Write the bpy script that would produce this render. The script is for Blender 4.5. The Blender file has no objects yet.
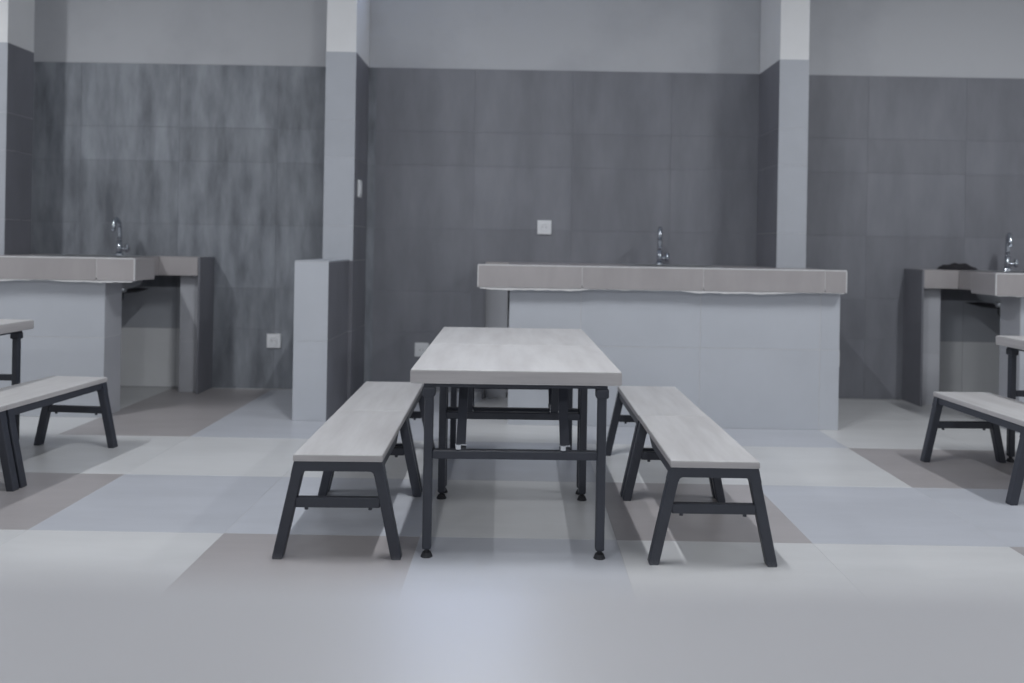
import bpy, bmesh, math, random
from mathutils import Vector, Matrix
random.seed(7)
scene = bpy.context.scene
C = scene.collection

# ------------------------------------------------------------------ camera
CAM_H = 0.89
cam_data = bpy.data.cameras.new('camera')
cam = bpy.data.objects.new('camera', cam_data)
C.objects.link(cam)
scene.camera = cam
ROLL = 0.0172
F_PX = 800.0
cam_data.sensor_fit = 'HORIZONTAL'
cam_data.sensor_width = 36.0
cam_data.lens = F_PX / 1024.0 * 36.0
cam_data.shift_x = (512.0 - 520.0) / 1024.0
cam_data.shift_y = -(341.5 - 247.0) / 1024.0
cam_data.clip_start = 0.01
cam.location = (0, 0, CAM_H)
cam.rotation_euler = (Matrix.Rotation(math.pi / 2, 4, 'X') @ Matrix.Rotation(ROLL, 4, 'Z')).to_euler()
cam_data.dof.use_dof = True
cam_data.dof.focus_distance = 2.5
cam_data.dof.aperture_fstop = 1.9

# ------------------------------------------------------------------ world and exposure
world = bpy.data.worlds.new('world')
scene.world = world
world.use_nodes = True
bg = world.node_tree.nodes['Background']
bg.inputs[0].default_value = (0.92, 0.945, 1.0, 1)
bg.inputs[1].default_value = 0.38
vs = scene.view_settings
vs.view_transform = 'Standard'
vs.look = 'None'
vs.gamma = 1.0
vs.use_curve_mapping = False
vs.exposure = 0.0
LAMP_WATTS = 34.0
FILL_LAMP_WATTS = 34.0  # power of the fill lamps added behind the camera

# ------------------------------------------------------------------ materials
def lin(c):
    c = c / 255.0
    return c / 12.92 if c <= 0.04045 else ((c + 0.055) / 1.055) ** 2.4

def mat(name, rgb, rough=0.5, metal=0.0, var=0.0, scale=(4, 4, 4), detail=4.0, rgb2=None,
        rnd=0.0, bump=0.0, spec=0.5, emit=None, space='object', lo=0.35, hi=0.65):
    m = bpy.data.materials.new(name)
    m.use_nodes = True
    nt = m.node_tree
    b = nt.nodes['Principled BSDF']
    col = (lin(rgb[0]), lin(rgb[1]), lin(rgb[2]), 1)
    b.inputs['Base Color'].default_value = col
    b.inputs['Roughness'].default_value = rough
    b.inputs['Metallic'].default_value = metal
    b.inputs['Specular IOR Level'].default_value = spec
    if emit:
        b.inputs['Emission Color'].default_value = (emit[0], emit[1], emit[2], 1)
        b.inputs['Emission Strength'].default_value = emit[3]
    if var or rgb2 or bump or rnd:
        if space == 'object':
            tc = nt.nodes.new('ShaderNodeTexCoord'); src = tc.outputs['Object']
        else:
            tc = nt.nodes.new('ShaderNodeNewGeometry'); src = tc.outputs['Position']
        mp = nt.nodes.new('ShaderNodeMapping')
        mp.inputs['Scale'].default_value = scale
        nt.links.new(src, mp.inputs['Vector'])
        oi = nt.nodes.new('ShaderNodeObjectInfo')
        if space == 'object':
            ad = nt.nodes.new('ShaderNodeVectorMath'); ad.operation = 'ADD'
            mu = nt.nodes.new('ShaderNodeMath'); mu.operation = 'MULTIPLY'; mu.inputs[1].default_value = 37.0
            nt.links.new(oi.outputs['Random'], mu.inputs[0])
            nt.links.new(mp.outputs[0], ad.inputs[0]); nt.links.new(mu.outputs[0], ad.inputs[1])
            vec = ad.outputs[0]
        else:
            vec = mp.outputs[0]
        nz = nt.nodes.new('ShaderNodeTexNoise')
        nz.inputs['Scale'].default_value = 1.0
        nz.inputs['Detail'].default_value = detail
        nz.inputs['Roughness'].default_value = 0.6
        nt.links.new(vec, nz.inputs['Vector'])
        mr = nt.nodes.new('ShaderNodeMapRange')
        mr.inputs['From Min'].default_value = lo; mr.inputs['From Max'].default_value = hi
        nt.links.new(nz.outputs['Fac'], mr.inputs['Value'])
        mx = nt.nodes.new('ShaderNodeMix'); mx.data_type = 'RGBA'
        if rgb2 is None:
            a = [c * (1 - var) for c in col[:3]]; z = [c * (1 + var) for c in col[:3]]
        else:
            a = col[:3]; z = [lin(c) for c in rgb2]
        mx.inputs['A'].default_value = (*a, 1); mx.inputs['B'].default_value = (*z, 1)
        nt.links.new(mr.outputs[0], mx.inputs['Factor'])
        out = mx.outputs['Result']
        if rnd:
            r2 = nt.nodes.new('ShaderNodeMapRange')
            r2.inputs['To Min'].default_value = 1 - rnd; r2.inputs['To Max'].default_value = 1 + rnd
            nt.links.new(oi.outputs['Random'], r2.inputs['Value'])
            sc = nt.nodes.new('ShaderNodeVectorMath'); sc.operation = 'SCALE'
            nt.links.new(out, sc.inputs[0]); nt.links.new(r2.outputs[0], sc.inputs['Scale'])
            out = sc.outputs[0]
        nt.links.new(out, b.inputs['Base Color'])
        if bump:
            bp = nt.nodes.new('ShaderNodeBump')
            bp.inputs['Strength'].default_value = bump; bp.inputs['Distance'].default_value = 0.01
            nt.links.new(nz.outputs['Fac'], bp.inputs['Height'])
            nt.links.new(bp.outputs[0], b.inputs['Normal'])
    return m

M = {}
M['tile_white'] = mat('tile_white', (198, 199, 200), 0.34, var=0.04, scale=(2, 9, 2), rnd=0.025)
M['tile_blue'] = mat('tile_blue', (180, 183, 190), 0.34, var=0.04, scale=(2, 9, 2), rnd=0.02)
M['tile_brown'] = mat('tile_brown', (160, 156, 157), 0.36, var=0.05, scale=(2, 9, 2), rnd=0.025)
M['grout'] = mat('grout', (186, 186, 188), 0.9, var=0.05, scale=(20, 20, 20))
M['grout_wall'] = mat('grout_wall', (132, 135, 142), 0.9, var=0.05, scale=(20, 20, 20))
M['plaster'] = mat('plaster', (188, 190, 194), 0.9, rgb2=(174, 176, 181), scale=(1.6, 1.6, 1.6), detail=6, space='world', lo=0.45, hi=0.75, bump=0.05)
M['paint_white'] = mat('paint_white', (224, 225, 226), 0.8, var=0.02, scale=(3, 3, 3))
M['wall_dark'] = mat('wall_dark', (111, 113, 120), 0.55, rgb2=(130, 132, 139), scale=(5, 5, 1.4), detail=5, space='world', rnd=0.05, lo=0.3, hi=0.7)
M['wall_dusty'] = mat('wall_dusty', (96, 100, 107), 0.55, rgb2=(150, 155, 162), scale=(9, 9, 2.2), detail=8, space='world', rnd=0.09, lo=0.3, hi=0.72)
M['wall_dark_side'] = mat('wall_dark_side', (116, 117, 124), 0.5, var=0.08, scale=(5, 5, 1.5), space='world', rnd=0.04)
M['pillar_tile'] = mat('pillar_tile', (172, 176, 183), 0.5, var=0.03, scale=(4, 4, 4), rnd=0.02)
M['leg_tile'] = mat('leg_tile', (178, 180, 186), 0.5, var=0.04, scale=(4, 4, 4), rnd=0.03)
M['counter_tile'] = mat('counter_tile', (186, 190, 197), 0.4, var=0.025, scale=(3, 3, 3), rnd=0.02)
M['tile_white_lit'] = mat('tile_white_lit', (236, 238, 240), 0.25, var=0.02, scale=(3, 3, 3), rnd=0.02)  # white tile, colour raised to stand in for light under the counters
M['lip_tile'] = mat('lip_tile', (164, 160, 161), 0.45, var=0.05, scale=(9, 3, 3), rnd=0.03)
M['worktop'] = mat('worktop', (150, 146, 149), 0.4, var=0.06, scale=(4, 4, 4))
M['mortar'] = mat('mortar', (205, 205, 206), 0.9, var=0.06, scale=(25, 25, 25))
M['laminate'] = mat('laminate', (196, 195, 195), 0.42, rgb2=(180, 178, 178), scale=(16, 2.2, 16), detail=7, lo=0.38, hi=0.68, rnd=0.02)
M['edge_band'] = mat('edge_band', (186, 183, 183), 0.5, rgb2=(170, 167, 168), scale=(3, 3, 40), detail=6)
M['black_steel'] = mat('black_steel', (54, 57, 66), 0.42, var=0.08, scale=(8, 8, 8))
M['rubber'] = mat('rubber', (40, 41, 46), 0.7, var=0.1, scale=(30, 30, 30))
M['zinc'] = mat('zinc', (215, 218, 222), 0.25, metal=0.8)
M['chrome'] = mat('chrome', (185, 191, 199), 0.14, metal=1.0)
M['stainless'] = mat('stainless', (185, 188, 192), 0.3, metal=0.9)
M['plastic_white'] = mat('plastic_white', (225, 227, 230), 0.4)
M['pipe_black'] = mat('pipe_black', (40, 41, 45), 0.5)
M['cloth_black'] = mat('cloth_black', (32, 31, 36), 0.95, var=0.3, scale=(40, 40, 40))
M['ledge'] = mat('ledge', (186, 186, 189), 0.28, var=0.02, scale=(5, 5, 5))
M['lamp_housing'] = mat('lamp_housing', (225, 226, 228), 0.5)
M['lamp_tube'] = mat('lamp_tube', (240, 240, 240), 0.5, emit=(1.0, 0.99, 0.97, 6.0))
M['window_frame'] = mat('window_frame', (190, 192, 195), 0.5)
M['window_glass'] = mat('window_glass', (225, 228, 232), 0.6, var=0.02, scale=(4, 4, 4), emit=(0.50, 0.64, 1.0, 5.0))

# ------------------------------------------------------------------ mesh helpers
def link(name, me, m, parent=None, loc=(0, 0, 0), rotz=0.0, smooth=False):
    o = bpy.data.objects.new(name, me)
    C.objects.link(o)
    if m is not None and not me.materials:
        me.materials.append(m)
    o.location = loc
    o.rotation_euler = (0, 0, rotz)
    if parent is not None:
        o.parent = parent
    if smooth:
        for p in me.polygons:
            p.use_smooth = True
    return o

def to_mesh(name, bm):
    bmesh.ops.recalc_face_normals(bm, faces=bm.faces[:])
    me = bpy.data.meshes.new(name)
    bm.to_mesh(me); bm.free()
    return me

def add_box(bm, x0, x1, y0, y1, z0, z1, bev=0.0, seg=1):
    r = bmesh.ops.create_cube(bm, size=1.0)
    vs_ = r['verts']
    for v in vs_:
        v.co.x = x0 + (v.co.x + 0.5) * (x1 - x0)
        v.co.y = y0 + (v.co.y + 0.5) * (y1 - y0)
        v.co.z = z0 + (v.co.z + 0.5) * (z1 - z0)
    if bev:
        es = list({e for v in vs_ for e in v.link_edges})
        bmesh.ops.bevel(bm, geom=es, offset=bev, segments=seg, profile=0.5, affect='EDGES')

def box_mesh(x0, x1, y0, y1, z0, z1, bev=0.0, seg=1, name='box'):
    bm = bmesh.new(); add_box(bm, x0, x1, y0, y1, z0, z1, bev, seg)
    return to_mesh(name, bm)

def add_cyl(bm, p0, p1, r0, r1=None, n=16):
    p0 = Vector(p0); p1 = Vector(p1); r1 = r0 if r1 is None else r1
    d = p1 - p0
    mt = Matrix.Translation((p0 + p1) / 2) @ d.to_track_quat('Z', 'Y').to_matrix().to_4x4()
    bmesh.ops.create_cone(bm, cap_ends=True, segments=n, radius1=r0, radius2=r1, depth=d.length, matrix=mt)

def add_prism(bm, pts, y0, y1):
    """polygon in x,z extruded along y"""
    a = [bm.verts.new((x, y0, z)) for x, z in pts]
    b = [bm.verts.new((x, y1, z)) for x, z in pts]
    bm.faces.new(a); bm.faces.new(b[::-1])
    n = len(pts)
    for i in range(n):
        bm.faces.new((a[i], b[i], b[(i + 1) % n], a[(i + 1) % n]))

def bevel_all(bm, off, seg=2, ang=0.5):
    es = [e for e in bm.edges if len(e.link_faces) == 2 and e.calc_face_angle(0) > ang]
    bmesh.ops.bevel(bm, geom=es, offset=off, segments=seg, profile=0.5, affect='EDGES')

def add_tube(bm, pts, r, n=12):
    """round tube swept along a polyline"""
    pts = [Vector(p) for p in pts]
    rings = []
    up = Vector((1, 0, 0))
    for i, p in enumerate(pts):
        t = (pts[min(i + 1, len(pts) - 1)] - pts[max(i - 1, 0)]).normalized()
        if abs(t.dot(up)) > 0.95:
            up = Vector((0, 1, 0))
        s = t.cross(up).normalized(); w = s.cross(t).normalized()
        rr = r[i] if isinstance(r, (list, tuple)) else r
        rings.append([bm.verts.new(p + (s * math.cos(a) + w * math.sin(a)) * rr)
                      for a in [2 * math.pi * k / n for k in range(n)]])
    for a, b in zip(rings, rings[1:]):
        for k in range(n):
            bm.faces.new((a[k], a[(k + 1) % n], b[(k + 1) % n], b[k]))
    bm.faces.new(rings[0][::-1]); bm.faces.new(rings[-1])

def grid_slab(xs, ys, filled, z0, z1, axis='z'):
    """slab cut along grid lines, one watertight mesh; axis='z' lies flat, axis='y' stands upright (xs by heights)"""
    bm = bmesh.new()
    def P(i, j, k):
        if axis == 'z':
            return (xs[i], ys[j], (z0, z1)[k])
        return (xs[i], (z0, z1)[k], ys[j])
    cache = {}
    def V(i, j, k):
        if (i, j, k) not in cache:
            cache[(i, j, k)] = bm.verts.new(P(i, j, k))
        return cache[(i, j, k)]
    nx, ny = len(xs) - 1, len(ys) - 1
    F = lambda i, j: 0 <= i < nx and 0 <= j < ny and filled((xs[i] + xs[i + 1]) / 2, (ys[j] + ys[j + 1]) / 2)
    for i in range(nx):
        for j in range(ny):
            if not F(i, j):
                continue
            for k in (0, 1):
                bm.faces.new((V(i, j, k), V(i + 1, j, k), V(i + 1, j + 1, k), V(i, j + 1, k)))
            if not F(i - 1, j): bm.faces.new((V(i, j, 0), V(i, j + 1, 0), V(i, j + 1, 1), V(i, j, 1)))
            if not F(i + 1, j): bm.faces.new((V(i + 1, j, 0), V(i + 1, j + 1, 0), V(i + 1, j + 1, 1), V(i + 1, j, 1)))
            if not F(i, j - 1): bm.faces.new((V(i, j, 0), V(i + 1, j, 0), V(i + 1, j, 1), V(i, j, 1)))
            if not F(i, j + 1): bm.faces.new((V(i, j + 1, 0), V(i + 1, j + 1, 0), V(i + 1, j + 1, 1), V(i, j + 1, 1)))
    return to_mesh('slab', bm)

def tag(o, label, cat, group=None, kind=None):
    o['label'] = label; o['category'] = cat
    if group: o['group'] = group
    if kind: o['kind'] = kind
    return o

def thing(name, label, cat, loc=(0, 0, 0), rotz=0.0, group=None, kind=None):
    o = bpy.data.objects.new(name, None)
    C.objects.link(o)
    o.empty_display_size = 0.1
    o.location = loc; o.rotation_euler = (0, 0, rotz)
    return tag(o, label, cat, group, kind)

def copy_tree(o, parent=None):
    c = o.copy(); C.objects.link(c)
    if parent is not None:
        c.parent = parent
    for ch in list(o.children):
        copy_tree(ch, c)
    return c

tile_cache = {}
def tile(parent, mkey, loc, size, bev=0.0012):
    """one tile, a bevelled plate centred on loc; alike tiles share a mesh"""
    k = (mkey, tuple(round(s, 4) for s in size))
    if k not in tile_cache:
        sx, sy, sz = size
        me = box_mesh(-sx / 2, sx / 2, -sy / 2, sy / 2, -sz / 2, sz / 2, bev, 1, 'tile')
        me.materials.append(M[mkey])
        tile_cache[k] = me
    o = bpy.data.objects.new('tile', tile_cache[k])
    C.objects.link(o)
    o.location = loc
    o.parent = parent
    return o

# ------------------------------------------------------------------ structure
WALL_Y = 4.88
CEIL = 3.45
GX0 = 0.31           # joint grid in x, 0.6 m apart
XL, XR = -4.49, 5.11

floor = link('floor', box_mesh(XL, XR, -3.0, 5.05, -0.12, -0.0006), M['grout'])
tag(floor, 'tiled floor in white, blue grey and brown squares', 'floor', kind='structure')
palette = {
    1: {-1: 'n', 0: 'b', 3: 'n', 4: 'n', -4: 'b'},
    2: {-4: 'n', -3: 'n', -2: 'b', -1: 'b', 1: 'n', 2: 'b', 3: 'b'},
    3: {0: 'b', 3: 'n', 4: 'n', -5: 'b'},
    4: {-3: 'n', -2: 'b', -1: 'b', 1: 'b', 2: 'b', 5: 'n'},
    5: {-3: 'n', -2: 'b', -1: 'b', 1: 'n', 5: 'b'},
}
code = {'w': 'tile_white', 'b': 'tile_blue', 'n': 'tile_brown'}
for r in range(-7, 6):
    y0 = 1.845 + 0.6 * (r - 1)
    y1 = min(y0 + 0.6, WALL_Y + 0.0)
    for c in range(-8, 9):
        xc = GX0 - 0.3 + 0.6 * c
        if xc - 0.3 < XL - 0.01 or xc + 0.3 > XR + 0.01:
            continue
        if r >= 1:
            k = palette[r].get(c, 'w')
        else:
            k = random.choice('wwwbn')
        tile(floor, code[k], (xc, (y0 + y1) / 2, -0.004), (0.5986, y1 - y0 - 0.0014, 0.008), 0.0004)

# back wall with one high window opening above the tiled part
WX0, WX1, WZ0, WZ1 = -0.78, 0.12, 2.68, 3.3
TB = WALL_Y + 0.008
wall = link('wall_back', grid_slab([XL, WX0, WX1, XR], [0, WZ0, WZ1, CEIL],
            lambda x, z: not (WX0 < x < WX1 and WZ0 < z < WZ1), TB, TB + 0.16, 'y'), M['plaster'])
tag(wall, 'back wall of grey plaster above large dark grey tiles', 'wall', kind='structure')
link('grout_bed', box_mesh(XL, XR, WALL_Y + 0.0016, TB, 0, 1.97), M['grout_wall'], wall)
rows = [(0.0, 0.36), (0.36, 0.61), (0.61, 0.994), (0.994, 1.378), (1.378, 1.585), (1.585, 1.97)]
grid = [round(GX0 + 0.6 * k, 3) for k in range(-8, 9) if XL - 0.01 <= GX0 + 0.6 * k <= XR + 0.01]
counters_x = [(-3.9, -1.93), (-0.13, 1.61), (2.42, 4.4)]
for ri, (z0, z1) in enumerate(rows):
    xs = list(grid)
    if ri <= 1:
        xs = sorted(set(xs + [-1.93, -0.13, 1.61, 2.42]))
        xs = [x for i, x in enumerate(xs) if i == 0 or x - xs[i - 1] > 0.06]
    for a, b in zip(xs, xs[1:]):
        m = 'wall_dark'
        mid = (a + b) / 2
        if mid < -1.0:
            m = 'wall_dusty'
        if ri <= 1 and any(p < mid < q for p, q in counters_x):
            m = 'tile_white_lit' if ri == 0 else 'counter_tile'  # bottom row takes the brightened white in place of light
        tile(wall, m, (mid, WALL_Y + 0.002, (z0 + z1) / 2), (b - a - 0.002, 0.004, z1 - z0 - 0.002), 0.0004)

win = link('window_1', grid_slab([WX0, WX0 + 0.04, (WX0 + WX1) / 2 - 0.02, (WX0 + WX1) / 2 + 0.02, WX1 - 0.04, WX1],
           [WZ0, WZ0 + 0.04, WZ1 - 0.04, WZ1],
           lambda x, z: x < WX0 + 0.04 or x > WX1 - 0.04 or z < WZ0 + 0.04 or z > WZ1 - 0.04 or abs(x - (WX0 + WX1) / 2) < 0.02,
           TB + 0.05, TB + 0.09, 'y'), M['window_frame'])
tag(win, 'high window with two frosted daylit panes above the grey plaster', 'window', kind='structure')
for s in (0, 1):
    a = WX0 + 0.03 if s == 0 else (WX0 + WX1) / 2 + 0.01
    b = (WX0 + WX1) / 2 - 0.01 if s == 0 else WX1 - 0.03
    link('pane', box_mesh(a, b, TB + 0.066, TB + 0.072, WZ0 + 0.03, WZ1 - 0.03), M['window_glass'], win)

ceil = link('ceiling', box_mesh(XL, XR, -3.0, 5.05, CEIL, CEIL + 0.1), M['paint_white'])
tag(ceil, 'plain white ceiling above the hall', 'ceiling', kind='structure')

TILE_TOP = 1.97
def pillar(name, x0, x1, y0, y1, label, zb=0.0, dark_below=0.0):
    """plastered pillar clad with light tiles in front and dark tiles on its sides up to the tile line"""
    o = link(name, box_mesh(x0 + 0.0015, x1 - 0.0015, y0 + 0.0015, y1, zb, CEIL), M['paint_white'])
    tag(o, label, 'pillar', kind='structure')
    zr = [zb] + [z for z in (0.4, 0.797, 0.994, 1.378, 1.585) if z > zb + 0.05] + [TILE_TOP]
    for a, b in zip(zr, zr[1:]):
        zc, h = (a + b) / 2, b - a - 0.0012
        tile(o, 'wall_dark_side' if b < dark_below else 'pillar_tile', ((x0 + x1) / 2, y0 + 0.001, zc), (x1 - x0, 0.002, h), 0.0004)
        for xx in (x0 + 0.001, x1 - 0.001):
            tile(o, 'wall_dark_side', (xx, (y0 + y1) / 2 + 0.001, zc), (0.002, y1 - y0 - 0.003, h), 0.0004)
    return o
pillar('wall_pillar_left', -3.08, -2.843, 4.41, 4.65, 'tiled pillar standing clear of the dusty streaked back wall')
pillar('wall_pillar_middle', -1.108, -0.938, 4.494, WALL_Y, 'tiled pillar with small white switch, rising behind the low wall', dark_below=0.8)
pillar('wall_pillar_right', 1.442, 1.607, 4.494, WALL_Y, 'tiled pillar at the closed end of the long sink counter')

lw = link('wall_low', box_mesh(-1.1255, -0.9585, 4.0095, 4.49, 0, 0.797), M['mortar'])
tag(lw, 'low tiled partition wall with pale end face beside the pillar', 'partition', kind='structure')
for a, b in ((0.0, 0.4), (0.4, 0.797)):
    tile(lw, 'counter_tile', (-1.042, 4.009, (a + b) / 2), (0.17, 0.002, b - a - 0.002), 0.0004)
    for xx in (-1.126, -0.958):
        tile(lw, 'wall_dark_side', (xx, 4.2515, (a + b) / 2), (0.002, 0.477, b - a - 0.002), 0.0004)
tile(lw, 'pillar_tile', (-1.042, 4.2515, 0.8005), (0.17, 0.478, 0.007))

ledge = thing('wall_ledge', 'smooth pale ledge facing the ends of the table and benches', 'ledge', (0, 0, 0), kind='structure')
link('ledge_body', box_mesh(-1.6, 1.6, -0.42, 0.19, 0, 0.77), M['counter_tile'], ledge)
link('ledge_top', box_mesh(-1.63, 1.63, -0.45, 0.227, 0.77, 0.797, 0.004, 2), M['ledge'], ledge)

# ------------------------------------------------------------------ hanging tube lamps
def tube_lamp(x, y, label, watts):
    t = thing('tube_lamp', label, 'lamp', (x, y, 2.78), group='tube lamps under the ceiling')
    bm = bmesh.new()
    add_prism(bm, [(-0.03, 0.05), (-0.05, 0.0), (-0.045, 0.0), (-0.02, 0.04), (0.02, 0.04), (0.045, 0.0), (0.05, 0.0), (0.03, 0.05)], -0.42, 0.42)
    link('housing', to_mesh('housing', bm), M['lamp_housing'], t)
    bm = bmesh.new(); add_cyl(bm, (0, -0.39, 0.012), (0, 0.39, 0.012), 0.016, n=12)
    link('tube', to_mesh('tube', bm), M['lamp_tube'], t, smooth=True)
    ld = bpy.data.lights.new('tube_light', 'AREA')
    ld.shape = 'RECTANGLE'; ld.size = 0.034; ld.size_y = 0.78
    ld.energy = watts; ld.color = (0.955, 0.975, 1.0)
    lo_ = bpy.data.objects.new('tube_light', ld); C.objects.link(lo_)
    lo_.parent = t; lo_.location = (0, 0, -0.006)
    for s in (-1, 1):
        bm = bmesh.new(); add_cyl(bm, (0, s * 0.407, 0.012), (0, s * 0.39, 0.012), 0.02, n=12)
        link('socket', to_mesh('socket', bm), M['lamp_housing'], t)
        bm = bmesh.new(); add_cyl(bm, (0, s * 0.3, 0.045), (0, s * 0.3, CEIL - 2.78), 0.006, n=8)
        link('rod', to_mesh('rod', bm), M['lamp_housing'], t)
    return t
tube_lamp(-0.1, 2.2, 'tube lamp hanging above the middle table', LAMP_WATTS)
tube_lamp(-3.05, 2.6, 'tube lamp hanging on the side of the dusty streaked wall', LAMP_WATTS)
tube_lamp(2.7, 2.6, 'tube lamp hanging on the side of the black cloth counter', LAMP_WATTS)
tube_lamp(-0.1, -2.4, 'added unseen fill tube lamp behind the pale ledge', FILL_LAMP_WATTS)  # unseen rear row of three lamps, added for frontal light
tube_lamp(-3.05, -2.4, 'added unseen fill tube lamp beyond the ledge, in line with the dusty wall bay', FILL_LAMP_WATTS)
tube_lamp(2.7, -2.4, 'added unseen fill tube lamp beyond the ledge, in line with the black cloth counter', FILL_LAMP_WATTS)

# ------------------------------------------------------------------ sink counters
TOP, LIP, FRONT, BODY = 0.798, 0.108, 3.95, 4.004
def counter(label, x0, x1, bx0, bx1, legx, notches, sink, open_side, notch_x=None):
    """masonry counter: worktop with tiled lip, pale tiled front wall, end leg at the back wall"""
    t = thing('sink_counter', label, 'counter', ((x0 + x1) / 2, BODY, 0))
    inv = Matrix.Translation((-(x0 + x1) / 2, -BODY, 0))
    def put(name, me, m):
        me.transform(inv)
        return link(name, me, m, t)
    hx0, hx1, hy0, hy1 = sink
    notch = (4.172, 4.66, legx[1] if open_side < 0 else legx[0])
    if notch_x is not None:
        notch = (4.172, 4.66, notch_x)
    nx_ = (x0 - 1, notch[2]) if open_side < 0 else (notch[2], x1 + 1)
    lx_ = (legx[0] - 0.5, legx[0] + 0.012) if open_side < 0 else (legx[1] - 0.012, legx[1] + 0.5)
    holes = notches + [(hx0, hx1, hy0, hy1), (*nx_, notch[0], notch[1]), (*lx_, notch[1], 5.0)]
    xs = sorted({x0 + 0.0018, x1 - 0.0018} | {v for h in holes for v in h[:2] if x0 < v < x1})
    ys = sorted({FRONT + 0.0018, WALL_Y - 0.001} | {v for h in holes for v in h[2:] if FRONT < v < WALL_Y - 0.002})
    top = put('worktop', grid_slab(xs, ys, lambda x, y: not any(a < x < b and c < y < d for a, b, c, d in holes),
              TOP - LIP + 0.012, TOP), M['worktop'])
    top.data.materials.append(M['mortar'])
    for p in top.data.polygons:
        p.material_index = 0 if abs(p.normal.z) > 0.9 else 1
    # front wall
    put('front_wall', box_mesh(bx0 + 0.0014, bx1 - 0.0014, BODY + 0.0012, BODY + 0.17, 0, TOP - LIP + 0.012), M['mortar'])
    off = Vector(((x0 + x1) / 2, BODY, 0))
    cut = [bx0] + [g for g in grid if bx0 + 0.03 < g < bx1 - 0.03] + [bx1]
    for za, zb in ((0.0, 0.4), (0.4, TOP - LIP + 0.01)):
        for a, b in zip(cut, cut[1:]):
            tile(t, 'counter_tile', Vector(((a + b) / 2, BODY + 0.001, (za + zb) / 2)) - off, (b - a - 0.0025, 0.002, zb - za - 0.0025), 0.0004)
        e = bx0 + 0.001 if open_side < 0 else bx1 - 0.001
        tile(t, 'leg_tile', Vector((e, BODY + 0.086, (za + zb) / 2)) - off, (0.002, 0.166, zb - za - 0.0025), 0.0004)
        if label.startswith('long'):
            tile(t, 'counter_tile', Vector((bx1 - 0.001, BODY + 0.086, (za + zb) / 2)) - off, (0.002, 0.166, zb - za - 0.0025), 0.0004)
    # lip tiles along the front and the open end
    cut = [x0] + [g for g in grid if x0 + 0.05 < g < x1 - 0.02] + [x1]
    for a, b in zip(cut, cut[1:]):
        o = tile(t, 'lip_tile', Vector(((a + b) / 2, FRONT + 0.001, TOP - LIP / 2)) - off, (b - a - 0.004, 0.002, LIP), 0.0004)
        o.name = 'lip_tile'
    ex = x0 + 0.001 if open_side < 0 else x1 - 0.001
    yc = [FRONT + 0.009, 4.17]
    for a, b in zip(yc, yc[1:]):
        o = tile(t, 'lip_tile', Vector((ex, (a + b) / 2, TOP - LIP / 2)) - off, (0.002, b - a - 0.003, LIP), 0.0004)
        o.name = 'lip_tile'
    if label.startswith('long'):
        o = tile(t, 'lip_tile', Vector((x1 - 0.001, (FRONT + 0.009 + 4.49) / 2, TOP - LIP / 2)) - off, (0.002, 4.49 - FRONT - 0.012, LIP), 0.0004)
        o.name = 'lip_tile'
    ya, yb = (notch[0], notch[1])
    px0, px1 = sorted((notch[2], legx[0] + 0.013 if open_side < 0 else legx[1] - 0.013))
    o = tile(t, 'lip_tile', Vector(((px0 + px1) / 2, yb - 0.001, TOP - LIP / 2)) - off, (px1 - px0, 0.002, LIP), 0.0004)
    o.name = 'lip_tile'
    o = tile(t, 'lip_tile', Vector((notch[2] + (0.001 if open_side > 0 else -0.001), (ya + yb) / 2, TOP - LIP / 2)) - off, (0.002, yb - ya - 0.006, LIP), 0.0004)
    o.name = 'lip_tile'
    # pale trims on the lip's top edge, rough mortar left along its lower edge
    put('edge_trim', box_mesh(x0, x1, FRONT - 0.001, FRONT + 0.012, TOP - 0.002, TOP + 0.004), M['mortar'])
    vx = x1 if open_side < 0 else x0
    for vx in (x0, x1):
        put('corner_trim', box_mesh(vx - 0.0025, vx + 0.0025, FRONT - 0.001, FRONT + 0.006, TOP - LIP, TOP - 0.002), M['mortar'])
    bm = bmesh.new()
    n = int((x1 - x0) / 0.02)
    rng = random.Random(int(abs(x0) * 100))
    prev = None; d = 0.004
    for i in range(n + 1):
        x = x0 + 0.01 + (x1 - x0 - 0.02) * i / n
        d = min(0.014, max(0.003, d + rng.uniform(-0.0035, 0.0035)))
        y = FRONT + 0.004
        ring = [bm.verts.new(p) for p in ((x, y, TOP - LIP + 0.002), (x, y - 0.003, TOP - LIP - d), (x, y + 0.045, TOP - LIP - d * 0.3), (x, y + 0.045, TOP - LIP + 0.0115))]
        if prev:
            for k in range(4):
                bm.faces.new((prev[k], prev[(k + 1) % 4], ring[(k + 1) % 4], ring[k]))
        else:
            bm.faces.new(ring)
        prev = ring
    bm.faces.new(prev)
    put('mortar_bead', to_mesh('bead', bm), M['mortar'])
    # tiled end leg against the wall
    a, b = legx
    lg = put('leg', box_mesh(a + 0.0015, b - 0.0015, 4.7215, WALL_Y - 0.001, 0, TOP - LIP + 0.012), M['mortar'])
    s_out = (a, a + 0.012) if open_side < 0 else (b - 0.012, b)
    link('end_slab', box_mesh(s_out[0] - off.x, s_out[1] - off.x, 4.661 - off.y, WALL_Y - 0.001 - off.y, 0, TOP), M['wall_dark_side'], lg)
    s_in = b - 0.001 if open_side < 0 else a + 0.001
    for z0, z1 in ((0.0, 0.3), (0.3, TOP - LIP - 0.004)):
        tile(lg, 'leg_tile', Vector(((a + b) / 2, 4.7205, (z0 + z1) / 2)) - off, (b - a - 0.001, 0.002, z1 - z0 - 0.002), 0.0004)
    tile(lg, 'wall_dark_side', Vector((s_in, 4.8, (TOP - LIP) / 2)) - off, (0.002, 0.152, TOP - LIP), 0.0004)
    return t

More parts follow.
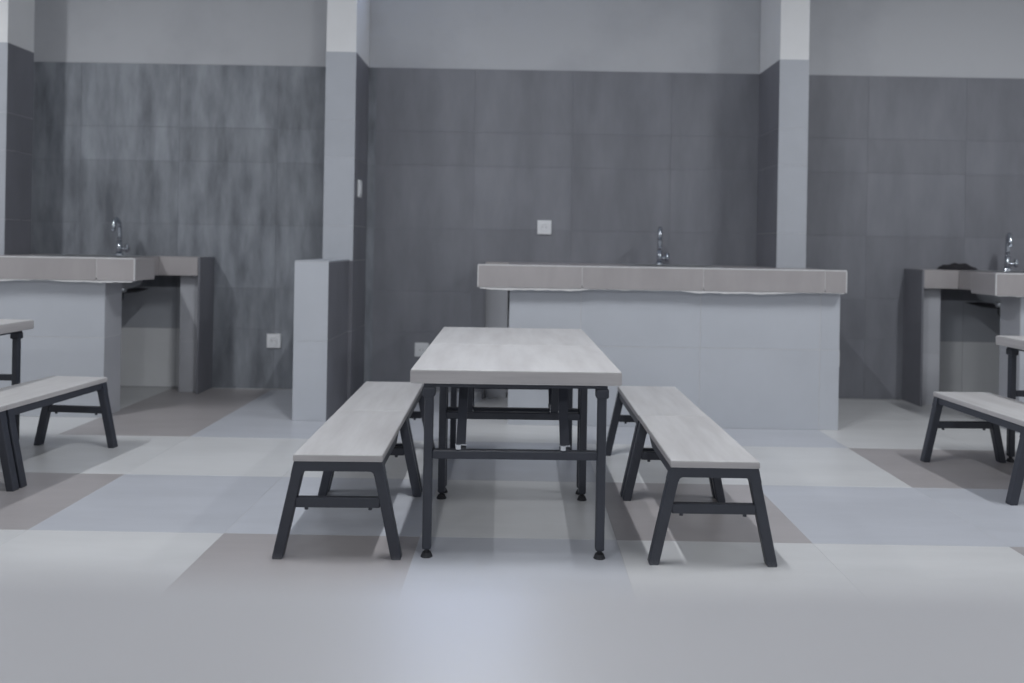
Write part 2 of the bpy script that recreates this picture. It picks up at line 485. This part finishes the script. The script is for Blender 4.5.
SINKS = [-2.34, 0.828, 2.80]
TAPS = [-2.374, 0.828, 2.89]
def sink_rect(x): return (x - 0.22, x + 0.22, 4.2, 4.6)
counter('sink counter in front of the dusty streaked wall, its end leg beside a low socket', -3.8, -1.902, -3.8, -2.072, (-2.0, -1.862),
        [(-3.08, -2.843, 4.41, 4.65)], sink_rect(SINKS[0]), 1, -2.1)
counter('long sink counter behind the middle table, pale tiled front with brown grey lip', -0.205, 1.615, -0.048, 1.608, (-0.209, -0.066),
        [(1.442, 1.616, 4.49, 5)], sink_rect(SINKS[1]), -1, -0.06)
counter('sink counter with a black cloth lying on its worktop', 2.354, 4.3, 2.51, 4.3, (2.346, 2.487),
        [], sink_rect(SINKS[2]), -1, 2.56)

def make_sink(label, x):
    t = thing('sink', label, 'sink', (x, 4.4, TOP), group='steel sinks set in the counters')
    w, h, d = 0.22, 0.2, 0.17
    rx = [-w - 0.012, -w + 0.012, w - 0.012, w + 0.012]; ry = [-h - 0.012, -h + 0.012, h - 0.012, h + 0.012]
    link('rim', grid_slab(rx, ry, lambda a, b: abs(a) > w - 0.012 or abs(b) > h - 0.012, 0.0005, 0.004), M['stainless'], t)
    bm = bmesh.new()
    def loop(a, b, z, r=0.05):
        pts = []
        for cx, cy, s in ((a - r, b - r, 0), (-a + r, b - r, 1), (-a + r, -b + r, 2), (a - r, -b + r, 3)):
            for k in range(5):
                an = math.pi / 2 * (s + k / 4)
                pts.append(bm.verts.new((cx + r * math.cos(an), cy + r * math.sin(an), z)))
        return pts
    loops = [loop(w - 0.004, h - 0.004, 0.002), loop(w - 0.01, h - 0.01, -0.1), loop(w - 0.03, h - 0.03, -d + 0.012), loop(w - 0.06, h - 0.06, -d),
             loop(w - 0.058, h - 0.058, -d - 0.003), loop(w - 0.027, h - 0.027, -d + 0.009), loop(w - 0.006, h - 0.006, -0.1), loop(w - 0.001, h - 0.001, 0.002)]
    for a, b in zip(loops, loops[1:] + loops[:1]):
        if a is loops[3]:
            continue
        for k in range(20):
            bm.faces.new((a[k], a[(k + 1) % 20], b[(k + 1) % 20], b[k]))
    bm.faces.new(loops[3]); bm.faces.new(loops[4][::-1])
    link('bowl', to_mesh('bowl', bm), M['stainless'], t, smooth=True)
    bm = bmesh.new()
    q = 0.15 if x < 0 else -0.15
    add_cyl(bm, (q, 0, -d - 0.025), (q, 0, -d - 0.002), 0.022, 0.035, 16)
    link('drain', to_mesh('drain', bm), M['stainless'], t, smooth=True)
    bm = bmesh.new()
    sg = -1 if x < 0 else 1
    pts = [(q, 0, -d - 0.02), (q, 0, -d - 0.05)]
    for k in range(1, 9):
        a = math.pi * k / 8
        pts.append((q + sg * (0.03 - 0.03 * math.cos(a)), 0, -d - 0.05 - 0.03 * math.sin(a)))
    pts += [(q + sg * 0.06, 0.0, -d - 0.04), (q + sg * 0.062, 0.015, -d - 0.03), (q + sg * 0.065, 0.3, -d - 0.03), (q + sg * 0.065, 0.478, -d - 0.03)]
    add_tube(bm, pts, 0.015, 12)
    link('trap_pipe', to_mesh('trap', bm), M['pipe_black'], t, smooth=True)
    return t
make_sink('steel sink sunk in the counter by the dusty streaked wall', SINKS[0])
make_sink('steel sink sunk in the long counter behind the middle table', SINKS[1])
make_sink('steel sink sunk in the counter with the black cloth', SINKS[2])

def make_faucet(label, x, turn=0.0):
    t = thing('faucet', label, 'faucet', (x, 4.74, TOP), turn, group='chrome faucets on the counters')
    bm = bmesh.new(); add_cyl(bm, (0, 0, 0), (0, 0, 0.012), 0.026, 0.024, 20)
    link('base', to_mesh('base', bm), M['chrome'], t, smooth=False)
    bm = bmesh.new(); add_cyl(bm, (0, 0, 0.012), (0, 0, 0.085), 0.016, 0.014, 16)
    link('body', to_mesh('body', bm), M['chrome'], t, smooth=True)
    pts = [(0, 0, 0.075), (0, 0, 0.12), (0, 0, 0.165)]
    for k in range(1, 11):
        a = math.pi * 0.95 * k / 10
        pts.append((0, -0.045 + 0.045 * math.cos(a), 0.165 + 0.05 * math.sin(a)))
    pts.append((0, -0.092, 0.145))
    bm = bmesh.new(); add_tube(bm, pts, 0.0125, 12)
    link('spout', to_mesh('spout', bm), M['chrome'], t, smooth=True)
    bm = bmesh.new(); add_cyl(bm, (0.01, 0, 0.04), (0.042, 0, 0.042), 0.012, 0.011, 12)
    lv = link('valve', to_mesh('valve', bm), M['chrome'], t, smooth=True)
    bm = bmesh.new(); add_cyl(bm, (0.044, 0, 0.02), (0.044, 0, 0.07), 0.009, 0.011, 12)
    add_cyl(bm, (0.038, 0, 0.042), (0.054, 0, 0.042), 0.017, 0.014, 12)
    link('lever', to_mesh('lever', bm), M['chrome'], lv, smooth=True)
make_faucet('chrome faucet against the dusty streaked wall', TAPS[0], 0.1)
make_faucet('chrome faucet on the long counter behind the middle table', TAPS[1], -0.17)
make_faucet('chrome faucet on the counter with the black cloth', TAPS[2], -0.42)

# black cloth on the counter
bm = bmesh.new()
nx, ny = 26, 14
g = []
rng = random.Random(3)
ph = [rng.uniform(0, 6.28) for _ in range(8)]
for j in range(ny + 1):
    row = []
    for i in range(nx + 1):
        u, v = i / nx * 2 - 1, j / ny * 2 - 1
        edge = max(0.0, 1 - max(abs(u) ** 4, abs(v) ** 4))
        z = 0.006 + edge * (0.026 + 0.006 * math.sin(4 * u + 2 * v + ph[0]) + 0.004 * math.sin(7 * u - 4 * v + ph[1]) + 0.004 * math.sin(9 * v + 3 * u + ph[2]))
        row.append(bm.verts.new((u * 0.09 * (1 + 0.08 * math.sin(4 * v + ph[3])), v * 0.055 * (1 + 0.15 * math.sin(5 * u + ph[4])), max(0.004, z))))
    g.append(row)
for j in range(ny):
    for i in range(nx):
        bm.faces.new((g[j][i], g[j][i + 1], g[j + 1][i + 1], g[j + 1][i]))
r = bmesh.ops.extrude_face_region(bm, geom=bm.faces[:])
for v in r['geom']:
    if isinstance(v, bmesh.types.BMVert):
        v.co.z = max(0.0005, v.co.z - 0.004)
cl = link('cloth', to_mesh('cloth', bm), M['cloth_black'], loc=(2.6, 4.755, TOP), smooth=True)
tag(cl, 'crumpled black cloth lying on the counter worktop', 'cloth')

# ------------------------------------------------------------------ sockets and switch
def wall_socket(name, label, cat, loc, rotz=0.0, size=0.086, h=None, switch=False, group=None):
    h = h or size
    t = thing(name, label, cat, loc, rotz, group)
    link('plate', box_mesh(-size / 2, size / 2, -0.011, 0, -h / 2, h / 2, 0.004, 2), M['plastic_white'], t)
    if switch:
        link('rocker', box_mesh(-size * 0.3, size * 0.3, -0.015, -0.011, -h * 0.34, h * 0.34, 0.0015), M['plastic_white'], t)
    else:
        bm = bmesh.new()
        n = 20
        rad = size * 0.27
        a = [bm.verts.new((rad * math.cos(k * 2 * math.pi / n), -0.0145, rad * math.sin(k * 2 * math.pi / n))) for k in range(n)]
        b = [bm.verts.new((rad * 0.8 * math.cos(k * 2 * math.pi / n), -0.0145, rad * 0.8 * math.sin(k * 2 * math.pi / n))) for k in range(n)]
        c = [bm.verts.new((rad * 0.78 * math.cos(k * 2 * math.pi / n), -0.0112, rad * 0.78 * math.sin(k * 2 * math.pi / n))) for k in range(n)]
        d = [bm.verts.new((rad * 1.05 * math.cos(k * 2 * math.pi / n), -0.0105, rad * 1.05 * math.sin(k * 2 * math.pi / n))) for k in range(n)]
        for p, q in ((d, a), (a, b), (b, c)):
            for k in range(n):
                bm.faces.new((p[k], p[(k + 1) % n], q[(k + 1) % n], q[k]))
        bm.faces.new(c); bm.faces.new(d[::-1])
        f = link('outlet', to_mesh('outlet', bm), M['plastic_white'], t)
        for s in (-1, 1):
            bm = bmesh.new(); add_cyl(bm, (s * 0.0095, -0.0118, 0), (s * 0.0095, -0.0105, 0), 0.0028, n=8)
            link('pin_hole', to_mesh('hole', bm), M['pipe_black'], f)
    return t
wall_socket('wall_socket', 'white socket on the dark wall above the long counter', 'socket', (0.146, WALL_Y, 1.012))
wall_socket('wall_socket', 'white socket low on the wall between dusty counter and low wall', 'socket', (-1.49, WALL_Y, 0.292))
wall_socket('wall_socket', 'white socket low on the wall behind the corner of the middle table', 'socket', (-0.588, WALL_Y, 0.253))
wall_socket('wall_socket', 'white socket on the end face of the long counter', 'socket', (1.609, 4.07, 0.355), math.pi / 2)
wall_socket('light_switch', 'white light switch on the side of the tiled pillar', 'switch', (-0.937, 4.62, 1.21), math.pi / 2, 0.075, 0.1, True)

# ------------------------------------------------------------------ tables
T_TOP, T_TH = 0.54, 0.04
TL = 0.598
def make_table(label, loc, group):
    t = thing('canteen_table', label, 'table', loc, group=group)
    w = 0.2985
    tp = link('tabletop', box_mesh(-w, w, 0, TL, T_TOP - T_TH, T_TOP, 0.0025, 2), M['laminate'], t)
    band = link('edge_band', grid_slab([-w - 0.0008, -w + 0.004, w - 0.004, w + 0.0008], [-0.0008, 0.004, TL - 0.004, TL + 0.0008],
                lambda x, y: abs(x) > w - 0.004 or y < 0.004 or y > TL - 0.004, T_TOP - T_TH + 0.003, T_TOP - 0.004), M['edge_band'], tp)
    zt = T_TOP - T_TH
    # frame right under the top
    link('top_frame', grid_slab([-0.262, -0.237, 0.237, 0.262], [0.02, 0.045, TL - 0.045, TL - 0.02],
         lambda x, y: abs(x) > 0.237 or y < 0.045 or y > TL - 0.045, zt - 0.012, zt), M['black_steel'], t)
    for e, y in ((0, 0.0345), (1, TL - 0.0345)):
        for s in (-1, 1):
            x = s * 0.248
            bm = bmesh.new(); add_box(bm, x - 0.013, x + 0.013, y - 0.013, y + 0.013, 0.022, zt - 0.01, 0.005, 2)
            lg = link('leg', to_mesh('leg', bm), M['black_steel'], t)
            bm = bmesh.new(); add_box(bm, x - 0.0185, x + 0.0185, y - 0.0185, y + 0.0185, zt - 0.04, zt - 0.012, 0.005, 2)
            link('collar', to_mesh('collar', bm), M['black_steel'], lg)
            bm = bmesh.new()
            add_cyl(bm, (x, y, 0.012), (x, y, 0.024), 0.007, 0.007, 12)
            add_cyl(bm, (x, y, 0.0), (x, y, 0.013), 0.0175, 0.012, 16)
            link('foot', to_mesh('foot', bm), M['rubber'], lg)
        bar = link('crossbar', box_mesh(-0.236, 0.236, y - 0.0125, y + 0.0125, 0.282, 0.307, 0.003, 1), M['black_steel'], t)
        # folding braces from the crossbar up to the top
        yi = y + (0.16 if e == 0 else -0.16)
        for s in (-1, 1):
            x = s * 0.15 - 0.006
            p0 = Vector((x, y + (0.02 if e == 0 else -0.02), 0.315)); p1 = Vector((x, yi, zt - 0.004))
            d = (p1 - p0).normalized(); nrm = Vector((0, -d.z, d.y)) * 0.005
            bm = bmesh.new()
            hw = 0.0135
            vv = []
            for p in (p0, p1):
                for sx, sn in ((-1, -1), (1, -1), (1, 1), (-1, 1)):
                    vv.append(bm.verts.new(p + Vector((sx * hw, 0, 0)) + nrm * sn))
            for f in ((0, 1, 2, 3), (7, 6, 5, 4), (0, 4, 5, 1), (1, 5, 6, 2), (2, 6, 7, 3), (3, 7, 4, 0)):
                bm.faces.new([vv[k] for k in f])
            br = link('brace', to_mesh('brace', bm), M['black_steel'], t)
            link('bracket', box_mesh(x - 0.015, x + 0.015, y - 0.008, y + 0.026 if e == 0 else y + 0.008, 0.3065, 0.3095), M['black_steel'], br) if e == 0 else \
                link('bracket', box_mesh(x - 0.015, x + 0.015, y - 0.026, y + 0.008, 0.3065, 0.3095), M['black_steel'], br)
            bm = bmesh.new(); add_cyl(bm, (x - 0.016, p0.y, p0.z), (x + 0.016, p0.y, p0.z), 0.005, n=10)
            link('bolt', to_mesh('bolt', bm), M['zinc'], br)
            bm = bmesh.new(); add_cyl(bm, (x - 0.006, y - 0.006 if e == 0 else y + 0.006, 0.3095), (x - 0.006, y - 0.006 if e == 0 else y + 0.006, 0.3225), 0.0085, n=6)
            link('nut', to_mesh('nut', bm), M['zinc'], br)
    return t
TG = 'pale topped canteen tables'
def table_at(src, label, loc, rz=0.0):
    o = copy_tree(src)
    o['label'] = label
    o.location = loc
    o.rotation_euler.z = rz
    return o
ROT = math.radians(1.0)
Y0 = 2.262
tab = make_table('pale topped table of the middle set, standing farther from the long counter', (-0.004, Y0, 0), TG)
tab.rotation_euler.z = ROT
table_at(tab, 'pale topped table of the middle set, standing nearer to the long counter', (-0.004 - 0.6 * math.sin(ROT), Y0 + 0.6 * math.cos(ROT), 0), ROT)
table_at(tab, 'pale topped table in front of the sink counter by the dusty streaked wall', (-2.396, Y0 + 0.6, 0))
table_at(tab, 'pale topped table in front of the sink counter with the black cloth', (2.382, Y0 + 0.63, 0))

# ------------------------------------------------------------------ benches
B_TOP, B_TH, BL = 0.297, 0.02, 0.607
def make_bench(label, loc, short_rail):
    t = thing('bench', label, 'bench', loc, group='pale topped benches beside the tables')
    w = 0.1245
    st = link('seat', box_mesh(-w, w, 0, BL, B_TOP - B_TH, B_TOP, 0.002, 2), M['laminate'], t)
    link('edge_band', grid_slab([-w - 0.0008, -w + 0.004, w - 0.004, w + 0.0008], [-0.0008, 0.004, BL - 0.004, BL + 0.0008],
         lambda x, y: abs(x) > w - 0.004 or y < 0.004 or y > BL - 0.004, B_TOP - B_TH + 0.002, B_TOP - 0.003), M['edge_band'], st)
    zt = B_TOP - B_TH
    bh = 0.028
    for y in (0.004, BL - 0.034):
        y1 = y + 0.03
        # top bar with rounded inner corners
        def outer(z): return 0.124 + (0.183 - 0.124) * (zt - z) / zt
        def inner(z): return outer(z) - 0.0315
        pts = [(-outer(zt), zt), (outer(zt), zt), (outer(zt - bh - 0.012), zt - bh - 0.012), (inner(zt - bh - 0.012), zt - bh - 0.012)]
        r = 0.012
        arc = []
        for k in range(1, 5):
            a = math.pi / 2 * k / 4
            arc.append((inner(zt - bh - r) - r + r * math.cos(a) - 0.0 * k, zt - bh - r + r * math.sin(a)))
        pts += arc
        pts += [(-x, z) for x, z in reversed(arc)]
        pts += [(-inner(zt - bh - 0.012), zt - bh - 0.012), (-outer(zt - bh - 0.012), zt - bh - 0.012)]
        bm = bmesh.new(); add_prism(bm, pts, y, y1)
        link('top_bar', to_mesh('top_bar', bm), M['black_steel'], t)
        zl = zt - bh - 0.012
        for s in (-1, 1):
            bm = bmesh.new()
            add_prism(bm, [(s * outer(zl), zl), (s * inner(zl), zl), (s * inner(0), 0.004), (s * (inner(0) + 0.004), 0.0), (s * (outer(0) - 0.004), 0.0), (s * outer(0.006), 0.006)], y, y1)
            bmesh.ops.recalc_face_normals(bm, faces=bm.faces[:])
            es = [e for e in bm.edges if abs((e.verts[0].co - e.verts[1].co).z) > 0.1]
            bmesh.ops.bevel(bm, geom=es, offset=0.004, segments=2, profile=0.5, affect='EDGES')
            link('leg', to_mesh('leg', bm), M['black_steel'], t)
        zb = 0.145
        xi = inner(zb + 0.014) + 0.001
        sb = link('stretcher', box_mesh(-xi, xi, y + 0.004, y1 - 0.004, zb, zb + 0.028, 0.002), M['black_steel'], t)
        for s in (-1, 1):
            bm = bmesh.new(); add_cyl(bm, (s * 0.09, (y + y1) / 2, zb - 0.008), (s * 0.09, (y + y1) / 2, zb + 0.001), 0.0055, n=8)
            link('bolt', to_mesh('bolt', bm), M['black_steel'], sb)
    for s in (-1, 1):
        xa, xb = sorted((s * 0.122, s * 0.1))
        bm = bmesh.new()
        ye = BL - 0.034 if not short_rail else 0.40
        yl = ye if not short_rail else 0.34
        v = [bm.verts.new(p) for p in ((xa, 0.034, zt), (xb, 0.034, zt), (xb, ye, zt), (xa, ye, zt),
                                       (xa, 0.034, zt - 0.027), (xb, 0.034, zt - 0.027), (xb, yl, zt - 0.027), (xa, yl, zt - 0.027))]
        for f in ((0, 1, 2, 3), (7, 6, 5, 4), (0, 4, 5, 1), (1, 5, 6, 2), (2, 6, 7, 3), (3, 7, 4, 0)):
            bm.faces.new([v[k] for k in f])
        link('side_rail', to_mesh('rail', bm), M['black_steel'], t)
    return t
BY, STEP = 2.25, 0.61
def spot(x, y, deg, k):
    a = math.radians(deg)
    return (x - k * STEP * math.sin(a), y + k * STEP * math.cos(a), 0), a
def bench_at(src, label, x, y, deg, k):
    o = copy_tree(src); o['label'] = label
    o.location, o.rotation_euler.z = spot(x, y, deg, k)
    return o
near = make_bench('pale topped bench by the middle table, on the low wall side, farther from the counter', (0, 0, 0), True)
near.location, near.rotation_euler.z = spot(-0.502, BY, 1.4, 0)
far = make_bench('pale topped bench by the middle table, on the low wall side, nearer the counter', (0, 0, 0), False)
far.location, far.rotation_euler.z = spot(-0.502, BY, 1.4, 1)
bench_at(near, 'pale topped bench by the middle table, in front of the long counter, farther from it', 0.560, BY, 0, 0)
bench_at(far, 'pale topped bench by the middle table, in front of the long counter, nearer to it', 0.558, BY, 0, 1)
bench_at(far, 'pale topped bench in front of the sink counter by the dusty streaked wall', -1.942, BY + STEP, -4.2, 0)
bench_at(near, 'bench end on to the bench in front of the dusty wall counter', -1.942, BY + STEP, -4.2, -1)
bench_at(far, 'pale topped bench in front of the sink counter with the black cloth', 1.942, 2.85, 2.2, 0)
